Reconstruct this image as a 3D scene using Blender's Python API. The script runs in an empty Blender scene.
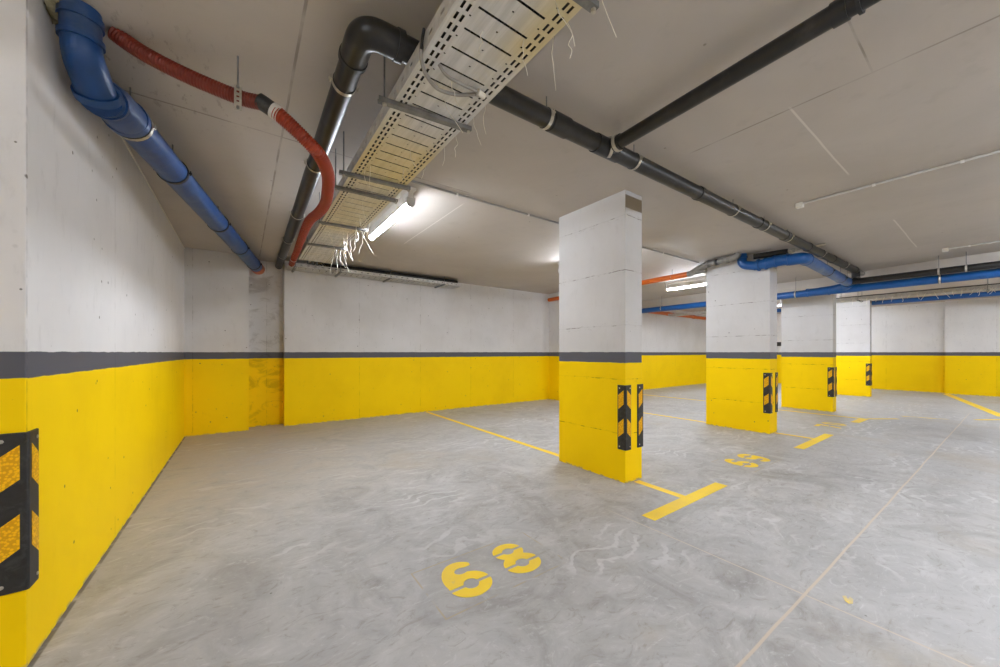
import bpy, math, random
from mathutils import Vector, Matrix
random.seed(7)
R = math.radians
scene = bpy.context.scene
COL = scene.collection
H = 2.80            # ceiling height
EYE = 1.25

# ------------------------------------------------------------------ materials
def new_mat(name):
    m = bpy.data.materials.new(name); m.use_nodes = True
    nt = m.node_tree
    for n in list(nt.nodes): nt.nodes.remove(n)
    out = nt.nodes.new('ShaderNodeOutputMaterial'); b = nt.nodes.new('ShaderNodeBsdfPrincipled')
    nt.links.new(b.outputs[0], out.inputs[0])
    return m, nt, b

class NG:
    """small helper to chain nodes"""
    def __init__(s, nt): s.nt = nt
    def link(s, a, b): s.nt.links.new(a, b)
    def _in(s, node, i, v):
        if v is None: return
        if hasattr(v, 'is_output'): s.link(v, node.inputs[i])
        else: node.inputs[i].default_value = v
    def math(s, op, a, b=None, c=None, clamp=False):
        n = s.nt.nodes.new('ShaderNodeMath'); n.operation = op; n.use_clamp = clamp
        s._in(n, 0, a); s._in(n, 1, b); s._in(n, 2, c); return n.outputs[0]
    def mix(s, f, a, b, blend='MIX'):
        n = s.nt.nodes.new('ShaderNodeMix'); n.data_type = 'RGBA'; n.blend_type = blend; n.clamp_factor = True
        s._in(n, 0, f); s._in(n, 6, a); s._in(n, 7, b); return n.outputs[2]
    def pos(s):
        g = s.nt.nodes.new('ShaderNodeNewGeometry'); return g.outputs['Position'], g.outputs['True Normal']
    def xyz(s, v):
        n = s.nt.nodes.new('ShaderNodeSeparateXYZ'); s.link(v, n.inputs[0]); return n.outputs
    def mapping(s, v, scale=(1, 1, 1), rot=(0, 0, 0)):
        n = s.nt.nodes.new('ShaderNodeMapping'); s.link(v, n.inputs[0])
        n.inputs['Scale'].default_value = scale; n.inputs['Rotation'].default_value = rot
        return n.outputs[0]
    def noise(s, v, scale, detail=4, rough=.55, dist=0.0):
        n = s.nt.nodes.new('ShaderNodeTexNoise'); s.link(v, n.inputs['Vector'])
        n.inputs['Scale'].default_value = scale; n.inputs['Detail'].default_value = detail
        n.inputs['Roughness'].default_value = rough; n.inputs['Distortion'].default_value = dist
        return n.outputs['Fac']
    def voro(s, v, scale):
        n = s.nt.nodes.new('ShaderNodeTexVoronoi'); s.link(v, n.inputs['Vector']); n.inputs['Scale'].default_value = scale
        return n.outputs['Distance'], n.outputs['Color']
    def ramp(s, f, stops, interp='LINEAR'):
        n = s.nt.nodes.new('ShaderNodeValToRGB'); s.link(f, n.inputs[0]); cr = n.color_ramp; cr.interpolation = interp
        while len(cr.elements) < len(stops): cr.elements.new(.5)
        for e, (p, c) in zip(cr.elements, stops):
            e.position = p; e.color = c if len(c) == 4 else (*c, 1)
        return n.outputs[0]
    def smooth(s, v, lo, hi, a=0.0, b=1.0):
        n = s.nt.nodes.new('ShaderNodeMapRange'); n.interpolation_type = 'SMOOTHSTEP'; s._in(n, 0, v)
        n.inputs[1].default_value = lo; n.inputs[2].default_value = hi; n.inputs[3].default_value = a; n.inputs[4].default_value = b
        return n.outputs[0]
    def near(s, v, at, w):      # 1 within w of at
        return s.smooth(s.math('ABSOLUTE', s.math('SUBTRACT', v, at)), w * .5, w, 1, 0)
    def between(s, v, lo, hi, e=.01):
        return s.math('MULTIPLY', s.smooth(v, lo - e, lo + e), s.smooth(v, hi - e, hi + e, 1, 0))
    def bump(s, h, strength, dist, b):
        n = s.nt.nodes.new('ShaderNodeBump'); s.link(h, n.inputs['Height'])
        n.inputs['Strength'].default_value = strength; n.inputs['Distance'].default_value = dist
        s.link(n.outputs[0], b.inputs['Normal'])

def C4(r, g, b): return (r, g, b, 1)
WHITE = C4(.645, .63, .625); YELLOW = C4(.93, .62, .0); GREY = C4(.105, .105, .122)

def wall_paint(name, seam='vertical', alcove=False, white_a=WHITE, white_b=C4(.59, .573, .562)):
    m, nt, b = new_mat(name); g = NG(nt)
    P, N = g.pos(); x, y, z = g.xyz(P)[:3]; n3 = g.xyz(N)
    wob = g.math('MULTIPLY', g.math('SUBTRACT', g.noise(P, 9, 3), .5), .012)
    zz = g.math('ADD', z, wob)
    grime = g.noise(P, 1.3, 6, .6)
    fine = g.noise(g.mapping(P, (1, 1, .35)), 14, 5, .65)
    white = g.mix(g.smooth(grime, .35, .7), white_a, white_b)
    white = g.mix(g.math('MULTIPLY', g.smooth(fine, .55, .75), .35), white, C4(.48, .46, .445))
    yellow = g.mix(g.smooth(grime, .4, .75), YELLOW, C4(.87, .568, .0))
    yellow = g.mix(g.math('MULTIPLY', g.smooth(fine, .6, .78), .3), yellow, C4(.77, .485, .001))
    col = g.mix(g.smooth(zz, 1.251, 1.254), g.mix(g.smooth(zz, 1.146, 1.150), yellow, GREY), white)
    # formwork seams
    if seam == 'horizontal':
        zs = g.math('ADD', z, g.math('MULTIPLY', g.math('SUBTRACT', g.noise(P, 5, 2), .5), .02))
        k = g.math('FRACT', g.math('DIVIDE', g.math('ADD', zs, .059 + .262), .524))
        s = g.smooth(g.math('ABSOLUTE', g.math('SUBTRACT', k, .5)), .004, .012, 1, 0)
        brk = g.smooth(g.noise(g.mapping(P, (1, 1, .2)), 11, 3), .46, .62)
        s = g.math('MULTIPLY', s, g.math('ADD', g.math('MULTIPLY', brk, .8), .1))
        # dirt dragged along the board joints
        dirt = g.math('MULTIPLY', g.smooth(g.math('ABSOLUTE', g.math('SUBTRACT', k, .5)), .0, .11, 1, 0), g.smooth(g.noise(g.mapping(P, (1, 1, 3)), 16, 6, .7), .56, .70))
        col = g.mix(g.math('MULTIPLY', dirt, .55), col, C4(.50, .45, .40), 'MULTIPLY')
        # bare concrete patch high on the narrow face
        bare = g.math('MULTIPLY', g.between(z, 2.632, 2.757, .002), g.smooth(n3[1], -.6, -.5, 1, 0))
        col = g.mix(bare, col, C4(.33, .285, .235))
    else:
        xy = g.math('ADD', x, y)
        k = g.math('FRACT', g.math('DIVIDE', g.math('ADD', xy, .27), 1.22))
        s = g.smooth(g.math('ABSOLUTE', g.math('SUBTRACT', k, .5)), .002, .006, 1, 0)
        brk = g.smooth(g.noise(g.mapping(P, (.2, .2, 1)), 9, 3), .44, .62)
        s = g.math('MULTIPLY', s, g.math('ADD', g.math('MULTIPLY', brk, .38), .04))
    col = g.mix(g.math('MULTIPLY', s, .75), col, C4(.22, .19, .15), 'MULTIPLY')
    # pinholes
    d, cc = g.voro(P, 6.5)
    hole = g.math('MULTIPLY', g.smooth(d, .035, .075, 1, 0), g.smooth(g.xyz(cc)[0], .3, .35))
    d2, cc2 = g.voro(P, 17)
    hole2 = g.math('MULTIPLY', g.smooth(d2, .04, .09, 1, 0), g.smooth(g.xyz(cc2)[0], .6, .64))
    hole = g.math('MAXIMUM', hole, hole2)
    col = g.mix(g.math('MULTIPLY', hole, .8), col, C4(.10, .085, .06))
    # worn, scuffed foot of the wall
    scuff = g.math('MULTIPLY', g.smooth(g.math('ADD', z, g.math('MULTIPLY', fine, -.03)), -.012, .011, 1, 0), g.smooth(g.noise(P, 18, 4), .45, .6))
    col = g.mix(g.math('MULTIPLY', scuff, .75), col, C4(.33, .29, .24))
    if alcove:
        st = g.smooth(g.noise(g.mapping(P, (1, 1, 1.6)), 3.2, 6, .62, 1.2), .5, .66)
        reg = g.math('MULTIPLY', g.smooth(y, 7.2, 7.25), g.smooth(x, .7, .75, 1, 0))
        col = g.mix(g.math('MULTIPLY', g.math('MULTIPLY', st, reg), .5), col, C4(.50, .46, .42), 'MULTIPLY')
    g.link(col, b.inputs['Base Color'])
    b.inputs['Roughness'].default_value = .6
    b.inputs['Specular IOR Level'].default_value = .12
    h = g.math('ADD', g.math('MULTIPLY', fine, .25), g.math('MULTIPLY', g.math('ADD', s, hole), -1.0))
    h = g.math('ADD', h, g.math('MULTIPLY', g.noise(P, 3, 3), .6))
    g.bump(h, .35, .006, b)
    return m

def floor_mat():
    m, nt, b = new_mat('power_floated_concrete'); g = NG(nt)
    P, N = g.pos(); x, y, z = g.xyz(P)[:3]
    big = g.noise(P, .55, 5, .6, .6)
    mid = g.noise(P, 2.3, 7, .66, 1.6)
    sw = g.noise(g.mapping(P, (1, 1.9, 1), (0, 0, .5)), 5.5, 8, .72, 2.6)
    fine = g.noise(P, 60, 3, .7)
    col = g.ramp(mid, [(.28, (.25, .236, .219)), (.5, (.392, .379, .364)), (.72, (.50, .488, .474))])
    col = g.mix(g.smooth(big, .38, .66), col, g.mix(.5, col, C4(.43, .422, .415)))
    col = g.mix(g.math('MULTIPLY', g.smooth(sw, .54, .70), .65), col, C4(.54, .53, .52))
    col = g.mix(g.math('MULTIPLY', g.smooth(sw, .32, .47, 1, 0), .55), col, C4(.25, .225, .195))
    # trowel arcs
    w = nt.nodes.new('ShaderNodeTexWave'); w.wave_type = 'RINGS'; g.link(g.mapping(P, (1, 1, 1)), w.inputs[0])
    w.inputs['Scale'].default_value = 2.2; w.inputs['Distortion'].default_value = 14; w.inputs['Detail'].default_value = 4; w.inputs['Detail Scale'].default_value = 1.1
    arc = g.math('MULTIPLY', g.smooth(w.outputs['Fac'], .80, .98), g.smooth(g.noise(P, 1.1, 3), .50, .64))
    col = g.mix(g.math('MULTIPLY', arc, .5), col, C4(.62, .61, .60))
    # tan stains
    tan = g.smooth(g.noise(P, .8, 6, .62, .8), .54, .72)
    col = g.mix(g.math('MULTIPLY', tan, .5), col, C4(.38, .32, .24))
    # dusty brown bay by the left wall
    bay = g.math('MULTIPLY', g.smooth(x, 2.6, .2, 0, 1), g.smooth(y, 2.6, 4.6))
    bay = g.math('MULTIPLY', bay, g.smooth(mid, .25, .6))
    col = g.mix(g.math('MULTIPLY', bay, .55), col, C4(.40, .335, .25))
    # whitish scrapes
    sc = g.noise(g.mapping(P, (1.2, 9, 1), (0, 0, -.6)), 3.2, 6, .7, .8)
    col = g.mix(g.math('MULTIPLY', g.math('MULTIPLY', g.smooth(sc, .62, .72), g.smooth(mid, .5, .6)), .5), col, C4(.68, .67, .66))
    # saw cuts
    wv = g.math('MULTIPLY', g.math('SUBTRACT', g.noise(P, 1.2, 2), .5), .02)
    yj = g.math('ADD', g.math('ADD', y, g.math('MULTIPLY', x, .018)), wv)
    j1 = g.math('MULTIPLY', g.near(yj, .645, .0085), g.smooth(x, 11, 13, 1, 0))
    j2 = g.math('MULTIPLY', g.near(g.math('ADD', x, wv), 2.36, .0075), g.smooth(y, 1.5, 2.0, 1, 0))
    j3 = g.near(g.math('ADD', x, wv), 8.6, .006)
    j = g.math('MAXIMUM', j1, g.math('MAXIMUM', g.math('MULTIPLY', j2, .8), g.math('MULTIPLY', j3, .4)))
    col = g.mix(g.math('MULTIPLY', j, .85), col, C4(.57, .475, .36))
    # rectangle left by the number stencil of bay 68, and the one of bay 69
    for cx in (1.18, 4.755):
        ex = g.math('ABSOLUTE', g.math('SUBTRACT', x, cx)); ey = g.math('ABSOLUTE', g.math('SUBTRACT', y, 1.735))
        ins = g.math('MULTIPLY', g.smooth(ex, .405, .41, 1, 0), g.smooth(ey, .215, .22, 1, 0))
        core = g.math('MULTIPLY', g.smooth(ex, .396, .401, 1, 0), g.smooth(ey, .206, .211, 1, 0))
        edge = g.math('MULTIPLY', g.math('SUBTRACT', ins, core), g.smooth(g.noise(P, 4, 3), .42, .55))
        col = g.mix(g.math('MULTIPLY', edge, .7), col, C4(.42, .33, .19))
        col = g.mix(g.math('MULTIPLY', core, .22), col, C4(.36, .335, .30))
    gap = g.math('MULTIPLY', g.math('MULTIPLY', g.near(x, -.690, .017), g.smooth(y, 2.2, 2.26)), g.smooth(g.noise(P, 6, 4), .34, .5))
    col = g.mix(g.math('MULTIPLY', gap, .8), col, C4(.10, .085, .07))
    # small dark specks
    d, cc = g.voro(P, 7)
    sp = g.math('MULTIPLY', g.smooth(d, .03, .05, 1, 0), g.smooth(g.xyz(cc)[0], .82, .85))
    col = g.mix(g.math('MULTIPLY', sp, .7), col, C4(.1, .09, .08))
    g.link(col, b.inputs['Base Color'])
    rg = g.smooth(mid, .3, .7, .46, .66); g.link(rg, b.inputs['Roughness'])
    b.inputs['Specular IOR Level'].default_value = .4
    h = g.math('ADD', g.math('MULTIPLY', mid, .5), g.math('ADD', g.math('MULTIPLY', fine, .12), g.math('MULTIPLY', j, -.6)))
    g.bump(h, .22, .006, b)
    return m

def ceiling_mat():
    m, nt, b = new_mat('painted_concrete_ceiling'); g = NG(nt)
    P, N = g.pos(); x, y, z = g.xyz(P)[:3]
    a = g.noise(P, .9, 5, .6, .5); f = g.noise(P, 7, 5, .6)
    col = g.mix(g.smooth(a, .35, .7), C4(.49, .446, .405), C4(.445, .405, .366))
    col = g.mix(g.math('MULTIPLY', g.smooth(f, .56, .75), .3), col, C4(.37, .335, .295))
    brk = g.smooth(g.noise(P, 3.5, 3), .36, .58)
    def seam(v, at, w, o, lo, hi): return g.math('MULTIPLY', g.near(v, at, w), g.between(o, lo, hi, .05))
    wv = g.math('MULTIPLY', g.math('SUBTRACT', g.noise(P, 2, 2), .5), .012)
    xs = g.math('ADD', x, wv); ys = g.math('ADD', y, wv)
    S = None
    for s in (seam(xs, 2.84, .009, y, -3, 1.4), seam(ys, .425, .006, x, 2.1, 2.84), seam(xs, .23, .009, y, 1.2, 7.0),
              seam(ys, 3.03, .010, x, -.7, 1.8)):
        S = s if S is None else g.math('MAXIMUM', S, s)
    S = g.math('MULTIPLY', S, g.math('ADD', g.math('MULTIPLY', brk, .7), .25))
    col = g.mix(g.math('MULTIPLY', S, .62), col, C4(.17, .14, .115))
    L = g.math('MAXIMUM', seam(ys, .795, .008, x, 2.84, 4.3), g.math('MAXIMUM', seam(ys, .76, .009, x, 6.2, 8.1), seam(xs, 1.88, .010, y, 3.3, 5.0)))
    col = g.mix(g.math('MULTIPLY', L, .5), col, C4(.80, .76, .70))
    d, cc = g.voro(P, 4.2)
    sp = g.math('MULTIPLY', g.smooth(d, .03, .055, 1, 0), g.smooth(g.xyz(cc)[0], .6, .65))
    col = g.mix(g.math('MULTIPLY', sp, .65), col, C4(.17, .14, .11))
    # rust-brown marks by the pipe penetration at the left wall
    ds = g.math('SQRT', g.math('ADD', g.math('POWER', g.math('ADD', x, .42), 2), g.math('POWER', g.math('SUBTRACT', y, 2.75), 2)))
    mk = g.math('MULTIPLY', g.smooth(ds, .15, .75, 1, 0), g.smooth(g.noise(g.mapping(P, (2.5, 1, 1), (0, 0, .5)), 9, 5, .7), .56, .66))
    col = g.mix(g.math('MULTIPLY', mk, .45), col, C4(.17, .13, .10))
    g.link(col, b.inputs['Base Color'])
    b.inputs['Roughness'].default_value = .62; b.inputs['Specular IOR Level'].default_value = .3
    h = g.math('ADD', g.math('MULTIPLY', a, 1.0), g.math('ADD', g.math('MULTIPLY', f, .25), g.math('MULTIPLY', S, -.5)))
    g.bump(h, .3, .008, b)
    return m

def simple(name, col, rough=.5, metal=0.0, var=.12, scale=12, spec=.5, bump=0.0, dust=None, dustamt=.0):
    m, nt, b = new_mat(name); g = NG(nt); P, N = g.pos()
    n = g.noise(P, scale, 5, .6)
    c2 = tuple(max(0, c * (1 - var * 2)) for c in col)
    c = g.mix(g.smooth(n, .35, .7), C4(*col), C4(*c2))
    if dust:
        dn = g.smooth(g.noise(P, scale * .5, 6, .65, .8), .48, .68)
        c = g.mix(g.math('MULTIPLY', dn, dustamt), c, C4(*dust))
    g.link(c, b.inputs['Base Color'])
    b.inputs['Roughness'].default_value = rough; b.inputs['Metallic'].default_value = metal
    b.inputs['Specular IOR Level'].default_value = spec
    if bump: g.bump(n, bump, .004, b)
    return m

def tray_mat():
    m, nt, b = new_mat('galvanised_tray_with_yellow_patches'); g = NG(nt); P, N = g.pos(); x, y, z = g.xyz(P)[:3]
    st = g.noise(g.mapping(P, (14, .7, 1)), 3, 5, .6)
    base = g.mix(g.smooth(st, .35, .65), C4(.58, .585, .59), C4(.71, .71, .715))
    yel = g.smooth(g.noise(g.mapping(P, (.8, 1, 1)), 2.0, 4, .6, .6), .47, .62)
    sec = g.math('MAXIMUM', g.between(y, 2.05, 2.85, .25), g.math('MULTIPLY', g.between(y, 2.7, 4.1, .2), .55))
    sec = g.math('MAXIMUM', sec, g.math('MULTIPLY', g.between(y, .5, 1.25, .15), g.smooth(x, .8, .98)))
    amt = g.math('ADD', g.math('MULTIPLY', sec, .52), g.math('MULTIPLY', yel, .10))  # yellow tint by tray section, plus irregular patches
    c = g.mix(amt, base, C4(.72, .54, .09))
    g.link(c, b.inputs['Base Color'])
    b.inputs['Metallic'].default_value = .25; b.inputs['Roughness'].default_value = .5
    return m

def stripe_mat():
    m, nt, b = new_mat('amber_reflective_sheet'); g = NG(nt); P, N = g.pos()
    d, cc = g.voro(P, 95)
    c = g.mix(g.smooth(d, .3, .6), C4(.92, .50, .005), C4(.68, .33, .003))
    g.link(c, b.inputs['Base Color']); b.inputs['Roughness'].default_value = .45; b.inputs['Specular IOR Level'].default_value = .25
    g.bump(d, .4, .002, b)
    return m

def marking_mat():
    m, nt, b = new_mat('worn_yellow_floor_paint'); g = NG(nt); P, N = g.pos()
    n = g.noise(P, 22, 6, .7); n2 = g.noise(P, 4, 4, .6)
    c = g.mix(g.smooth(n2, .4, .7), C4(.90, .62, .022), C4(.82, .56, .05))
    wear = g.math('MULTIPLY', g.smooth(n, .58, .72), .5)
    c = g.mix(wear, c, C4(.62, .47, .17))
    g.link(c, b.inputs['Base Color']); b.inputs['Roughness'].default_value = .6
    return m

def faint_marking_mat():
    m, nt, b = new_mat('rubbed_yellow_floor_paint'); g = NG(nt); P, N = g.pos()
    n = g.noise(P, 9, 5, .7)
    c = g.mix(g.smooth(n, .4, .6), C4(.80, .58, .09), C4(.55, .47, .29))
    g.link(c, b.inputs['Base Color']); b.inputs['Roughness'].default_value = .65
    return m

def glow(name, col, strength):
    m, nt, b = new_mat(name)
    b.inputs['Base Color'].default_value = C4(.9, .9, .9)
    b.inputs['Emission Color'].default_value = C4(*col); b.inputs['Emission Strength'].default_value = strength
    return m

M = dict(
    wall=wall_paint('painted_wall', white_a=C4(.72, .70, .69), white_b=C4(.67, .65, .64)), back=wall_paint('painted_back_wall', alcove=True), pillar=wall_paint('painted_pillar', 'horizontal', white_a=C4(.595, .582, .577), white_b=C4(.545, .528, .518)),
    floor=floor_mat(), ceiling=ceiling_mat(),
    beam=simple('painted_beam', (.50, .455, .405), .6, var=.05, scale=3, spec=.3),
    blue=simple('blue_plastic_pipe', (.006, .055, .20), .36, var=.12, scale=7, dust=(.12, .15, .21), dustamt=.38),
    lightblue=simple('dusty_blue_plastic_pipe', (.028, .105, .32), .4, var=.1, scale=9, dust=(.20, .25, .34), dustamt=.4),
    brightblue=simple('bright_blue_plastic_pipe', (.003, .080, .29), .38, var=.08, scale=6),
    black=simple('black_plastic_pipe', (.011, .0105, .0105), .38, var=.1, scale=8, dust=(.06, .052, .046), dustamt=.35),
    rubber=simple('black_rubber', (.018, .018, .019), .45, var=.2, scale=40, dust=(.2, .2, .2), dustamt=.12),
    red=simple('red_corrugated_plastic', (.20, .018, .005), .42, var=.1, scale=6, dust=(.22, .06, .035), dustamt=.3),
    orange=simple('orange_plastic_pipe', (.58, .115, .008), .42, var=.08, scale=6),
    redorange=simple('orange_red_corrugated_plastic', (.32, .032, .006), .42, var=.1, scale=6, dust=(.32, .09, .04), dustamt=.25),
    greypipe=simple('grey_plastic_pipe', (.20, .19, .175), .4, var=.15, scale=14, dust=(.42, .38, .32), dustamt=.5),
    zinc=simple('zinc_plated_steel', (.62, .58, .50), .38, .75, var=.18, scale=25),
    galv=simple('galvanised_steel', (.25, .25, .25), .45, .55, var=.15, scale=18),
    railmat=simple('galvanised_rail', (.56, .545, .52), .5, .2, var=.12, scale=18),
    tray=tray_mat(),
    tie=simple('white_nylon_tie', (.80, .76, .66), .5, var=.05),
    whiteplastic=simple('white_plastic', (.78, .77, .75), .4, var=.03),
    lightconduit=simple('light_grey_conduit', (.58, .57, .56), .45, var=.05),
    greyplastic=simple('grey_conduit_plastic', (.36, .35, .34), .45, var=.08),
    greycable=simple('grey_cable_sheath', (.32, .30, .28), .5, var=.1),
    blackcable=simple('black_cable_sheath', (.015, .015, .016), .5, var=.1),
    foam=simple('yellowed_mounting_foam', (.34, .29, .17), .9, var=.3, scale=40, bump=.8),
    tape=simple('white_tape', (.66, .63, .58), .6, var=.08),
    stripe=stripe_mat(), marking=marking_mat(), faint=faint_marking_mat(),
    tube=glow('lit_fluorescent_diffuser', (.935, 1.0, 1.105), 80),
    dark=simple('dark_grey_box', (.03, .03, .032), .5, var=.1),
)

# ------------------------------------------------------------------ mesh helpers
class MB:
    def __init__(s): s.v = []; s.f = []
    def add(s, vs, fs):
        o = len(s.v); s.v += [Vector(p) for p in vs]; s.f += [tuple(i + o for i in f) for f in fs]; return s
    def box(s, x0, x1, y0, y1, z0, z1):
        return s.add([(x0, y0, z0), (x1, y0, z0), (x1, y1, z0), (x0, y1, z0), (x0, y0, z1), (x1, y0, z1), (x1, y1, z1), (x0, y1, z1)],
                     [(3, 2, 1, 0), (4, 5, 6, 7), (0, 1, 5, 4), (1, 2, 6, 5), (2, 3, 7, 6), (3, 0, 4, 7)])
    def prism(s, poly, z0, z1):
        n = len(poly)
        vs = [(x, y, z0) for x, y in poly] + [(x, y, z1) for x, y in poly]
        fs = [tuple(range(n - 1, -1, -1)), tuple(range(n, 2 * n))] + [(i, (i + 1) % n, n + (i + 1) % n, n + i) for i in range(n)]
        return s.add(vs, fs)
    def tube(s, pts, r, seg=16, cap=True):
        pts = [Vector(p) for p in pts]; n = len(pts)
        rr = r if isinstance(r, (list, tuple)) else [r] * n
        T = []
        for i in range(n):
            a = pts[max(i - 1, 0)]; b = pts[min(i + 1, n - 1)]
            t = b - a
            T.append(t.normalized() if t.length > 1e-9 else (T[-1] if T else Vector((0, 0, 1))))
        up = Vector((0, 0, 1)) if abs(T[0].z) < .9 else Vector((1, 0, 0))
        u = (up - T[0] * up.dot(T[0])).normalized()
        vs = []; fs = []
        for i in range(n):
            u = (u - T[i] * u.dot(T[i])).normalized(); w = T[i].cross(u)
            for k in range(seg):
                a = 2 * math.pi * k / seg
                vs.append(pts[i] + (u * math.cos(a) + w * math.sin(a)) * rr[i])
        for i in range(n - 1):
            for k in range(seg):
                a = i * seg + k; b = i * seg + (k + 1) % seg
                fs.append((a, b, b + seg, a + seg))
        if cap:
            fs.append(tuple(range(seg - 1, -1, -1))); fs.append(tuple((n - 1) * seg + k for k in range(seg)))
        return s.add(vs, fs)
    def ring(s, c, d, r0, r1, w, seg=24):
        """open band round an axis"""
        c = Vector(c); d = Vector(d).normalized()
        up = Vector((0, 0, 1)) if abs(d.z) < .9 else Vector((1, 0, 0))
        u = (up - d * up.dot(d)).normalized(); q = d.cross(u)
        vs = []; fs = []
        prof = [(r0, -w / 2), (r1, -w / 2), (r1, w / 2), (r0, w / 2)]
        for k in range(seg):
            a = 2 * math.pi * k / seg; e = u * math.cos(a) + q * math.sin(a)
            for r, o in prof: vs.append(c + e * r + d * o)
        for k in range(seg):
            for j in range(4):
                a = k * 4 + j; b = k * 4 + (j + 1) % 4; k2 = (k + 1) % seg
                fs.append((a, b, k2 * 4 + (j + 1) % 4, k2 * 4 + j))
        return s.add(vs, fs)
    def build(s, name, mat, parent=None, smooth=None, bevel=0, solid=0, origin=None):
        off = Vector((0, 0, 0))
        if parent is not None:
            p = parent
            while p is not None: off += p.location; p = p.parent
        elif origin is not None: off = Vector(origin)
        me = bpy.data.meshes.new(name)
        me.from_pydata([v - off for v in s.v], [], s.f); me.update()
        import bmesh
        bm = bmesh.new(); bm.from_mesh(me)
        if not solid: bmesh.ops.recalc_face_normals(bm, faces=bm.faces)
        bm.to_mesh(me); bm.free()
        me.materials.append(mat)
        if smooth:
            for p in me.polygons: p.use_smooth = True
            me.set_sharp_from_angle(angle=R(smooth))
        o = bpy.data.objects.new(name, me); COL.objects.link(o)
        if parent is not None: o.parent = parent
        elif origin is not None: o.location = origin
        if bevel:
            md = o.modifiers.new('edge_round', 'BEVEL'); md.width = bevel; md.segments = 2; md.limit_method = 'ANGLE'
        if solid:
            md = o.modifiers.new('sheet_thickness', 'SOLIDIFY'); md.thickness = solid
        return o

def tag(o, label=None, cat=None, group=None, kind=None):
    if label: o['label'] = label
    if cat: o['category'] = cat
    if group: o['group'] = group
    if kind: o['kind'] = kind
    return o
def thing(name, loc, label, cat, group=None, kind=None):
    o = bpy.data.objects.new(name, None); COL.objects.link(o); o.location = loc; o.empty_display_size = .1
    return tag(o, label, cat, group, kind)
def kids(o): return [c for c in bpy.data.objects if c.parent == o]
def copy_tree(o, parent=None):
    c = o.copy(); COL.objects.link(c)
    if parent is not None: c.parent = parent
    for ch in kids(o): copy_tree(ch, c)
    return c

def fillet(pts, rad, n=8):
    """polyline with rounded inner corners"""
    P = [Vector(p) for p in pts]; out = [P[0]]
    for i in range(1, len(P) - 1):
        a = (P[i - 1] - P[i]); b = (P[i + 1] - P[i])
        d = min(rad, a.length * .48, b.length * .48)
        p0 = P[i] + a.normalized() * d; p2 = P[i] + b.normalized() * d
        for k in range(n + 1):
            t = k / n
            out.append(p0 * (1 - t) ** 2 + P[i] * 2 * t * (1 - t) + p2 * t * t)
    out.append(P[-1]); return out
def smoothpath(pts, n=10):
    """Catmull-Rom through the points"""
    P = [Vector(p) for p in pts]; P = [P[0] * 2 - P[1]] + P + [P[-1] * 2 - P[-2]]
    out = []
    for i in range(1, len(P) - 2):
        for k in range(n):
            t = k / n
            out.append(.5 * ((2 * P[i]) + (P[i + 1] - P[i - 1]) * t + (2 * P[i - 1] - 5 * P[i] + 4 * P[i + 1] - P[i + 2]) * t * t + (3 * P[i] - P[i - 1] - 3 * P[i + 1] + P[i + 2]) * t ** 3))
    out.append(P[-2]); return out
def resample(pts, step):
    L = [0]
    for a, b in zip(pts, pts[1:]): L.append(L[-1] + (b - a).length)
    n = max(2, int(L[-1] / step)); out = []; j = 0
    for i in range(n + 1):
        d = L[-1] * i / n
        while j < len(L) - 2 and L[j + 1] < d: j += 1
        s = L[j + 1] - L[j]; t = (d - L[j]) / s if s > 0 else 0
        out.append(pts[j].lerp(pts[j + 1], t))
    return out

def collar(parent, c, d, r, w=.05, h=.008, mat=None, name='collar'):
    return MB().ring(c, d, r * .7, r + h, w).build(name, mat, parent, smooth=40)
def clamp(parent, c, d, r, rod=True, side=True, mat='zinc', rodlabel=None):
    """steel pipe clamp with two bolted lugs and a threaded rod up to the ceiling"""
    c = Vector(c); d = Vector(d).normalized(); q = d.cross(Vector((0, 0, 1))).normalized()
    m = MB().ring(c, d, r - .002, r + .0035, .022)
    for s in (-1, 1):
        e = c + q * s * (r + .012)
        m.tube([e - Vector((0, 0, .018)), e + Vector((0, 0, .018))], .004, 6)
        m.tube([c + q * s * (r + .0), e + q * s * .008], .007, 6)
    o = m.build('pipe_clamp', M[mat], parent, smooth=40)
    MB().ring(c, d, r - .001, r + .002, .034).build('rubber_lining', M['rubber'], o, smooth=40)
    if rod and H - (c.z + r) > .01:
        MB().tube([c + Vector((0, 0, r)), Vector((c.x, c.y, H - .001))], .004, 8).build('threaded_rod', M['galv'], o, smooth=40)
    return o

# ------------------------------------------------------------------ the setting
def struct(name, mb, mat, bevel=0):
    o = mb.build(name, mat, bevel=bevel); o['kind'] = 'structure'; return o
struct('floor', MB().box(-4.2, 17.9, -6.2, 7.8, -.2, 0), M['floor'])
struct('ceiling', MB().box(-4.2, 17.9, -6.2, 7.8, H, H + .25), M['ceiling'])
LWX = -.694
struct('wall_left', MB().box(-4.2, LWX, 2.247, 7.8, 0, H), M['wall'], bevel=.004)
struct('wall_back', MB().prism([(LWX, 7.8), (LWX, 7.04), (.087, 7.04), (.087, 7.32), (.581, 7.32), (.581, 7.08), (6.665, 7.08), (6.665, 6.58), (6.915, 6.58), (6.915, 7.0), (17.54, 7.0), (17.54, 7.8)], 0, H), M['back'])
struct('wall_right', MB().prism([(17.9, 7.8), (17.54, 7.8), (17.54, 1.06), (17.28, 1.06), (17.28, -6.2), (17.9, -6.2)], 0, H), M['wall'])
struct('wall_front', MB().box(-4.2, 17.28, -6.2, -5.9, 0, H), M['wall'])
struct('wall_left_rear', MB().box(-4.2, -3.9, -5.9, 2.247, 0, H), M['wall'])
struct('ceiling_beam', MB().prism([(9.34, -5.9), (9.44, 0), (9.54, 1.0), (9.82, 2.1), (9.86, 7.0), (10.28, 7.0), (10.28, -5.9)], 2.50, H), M['beam'])

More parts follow.
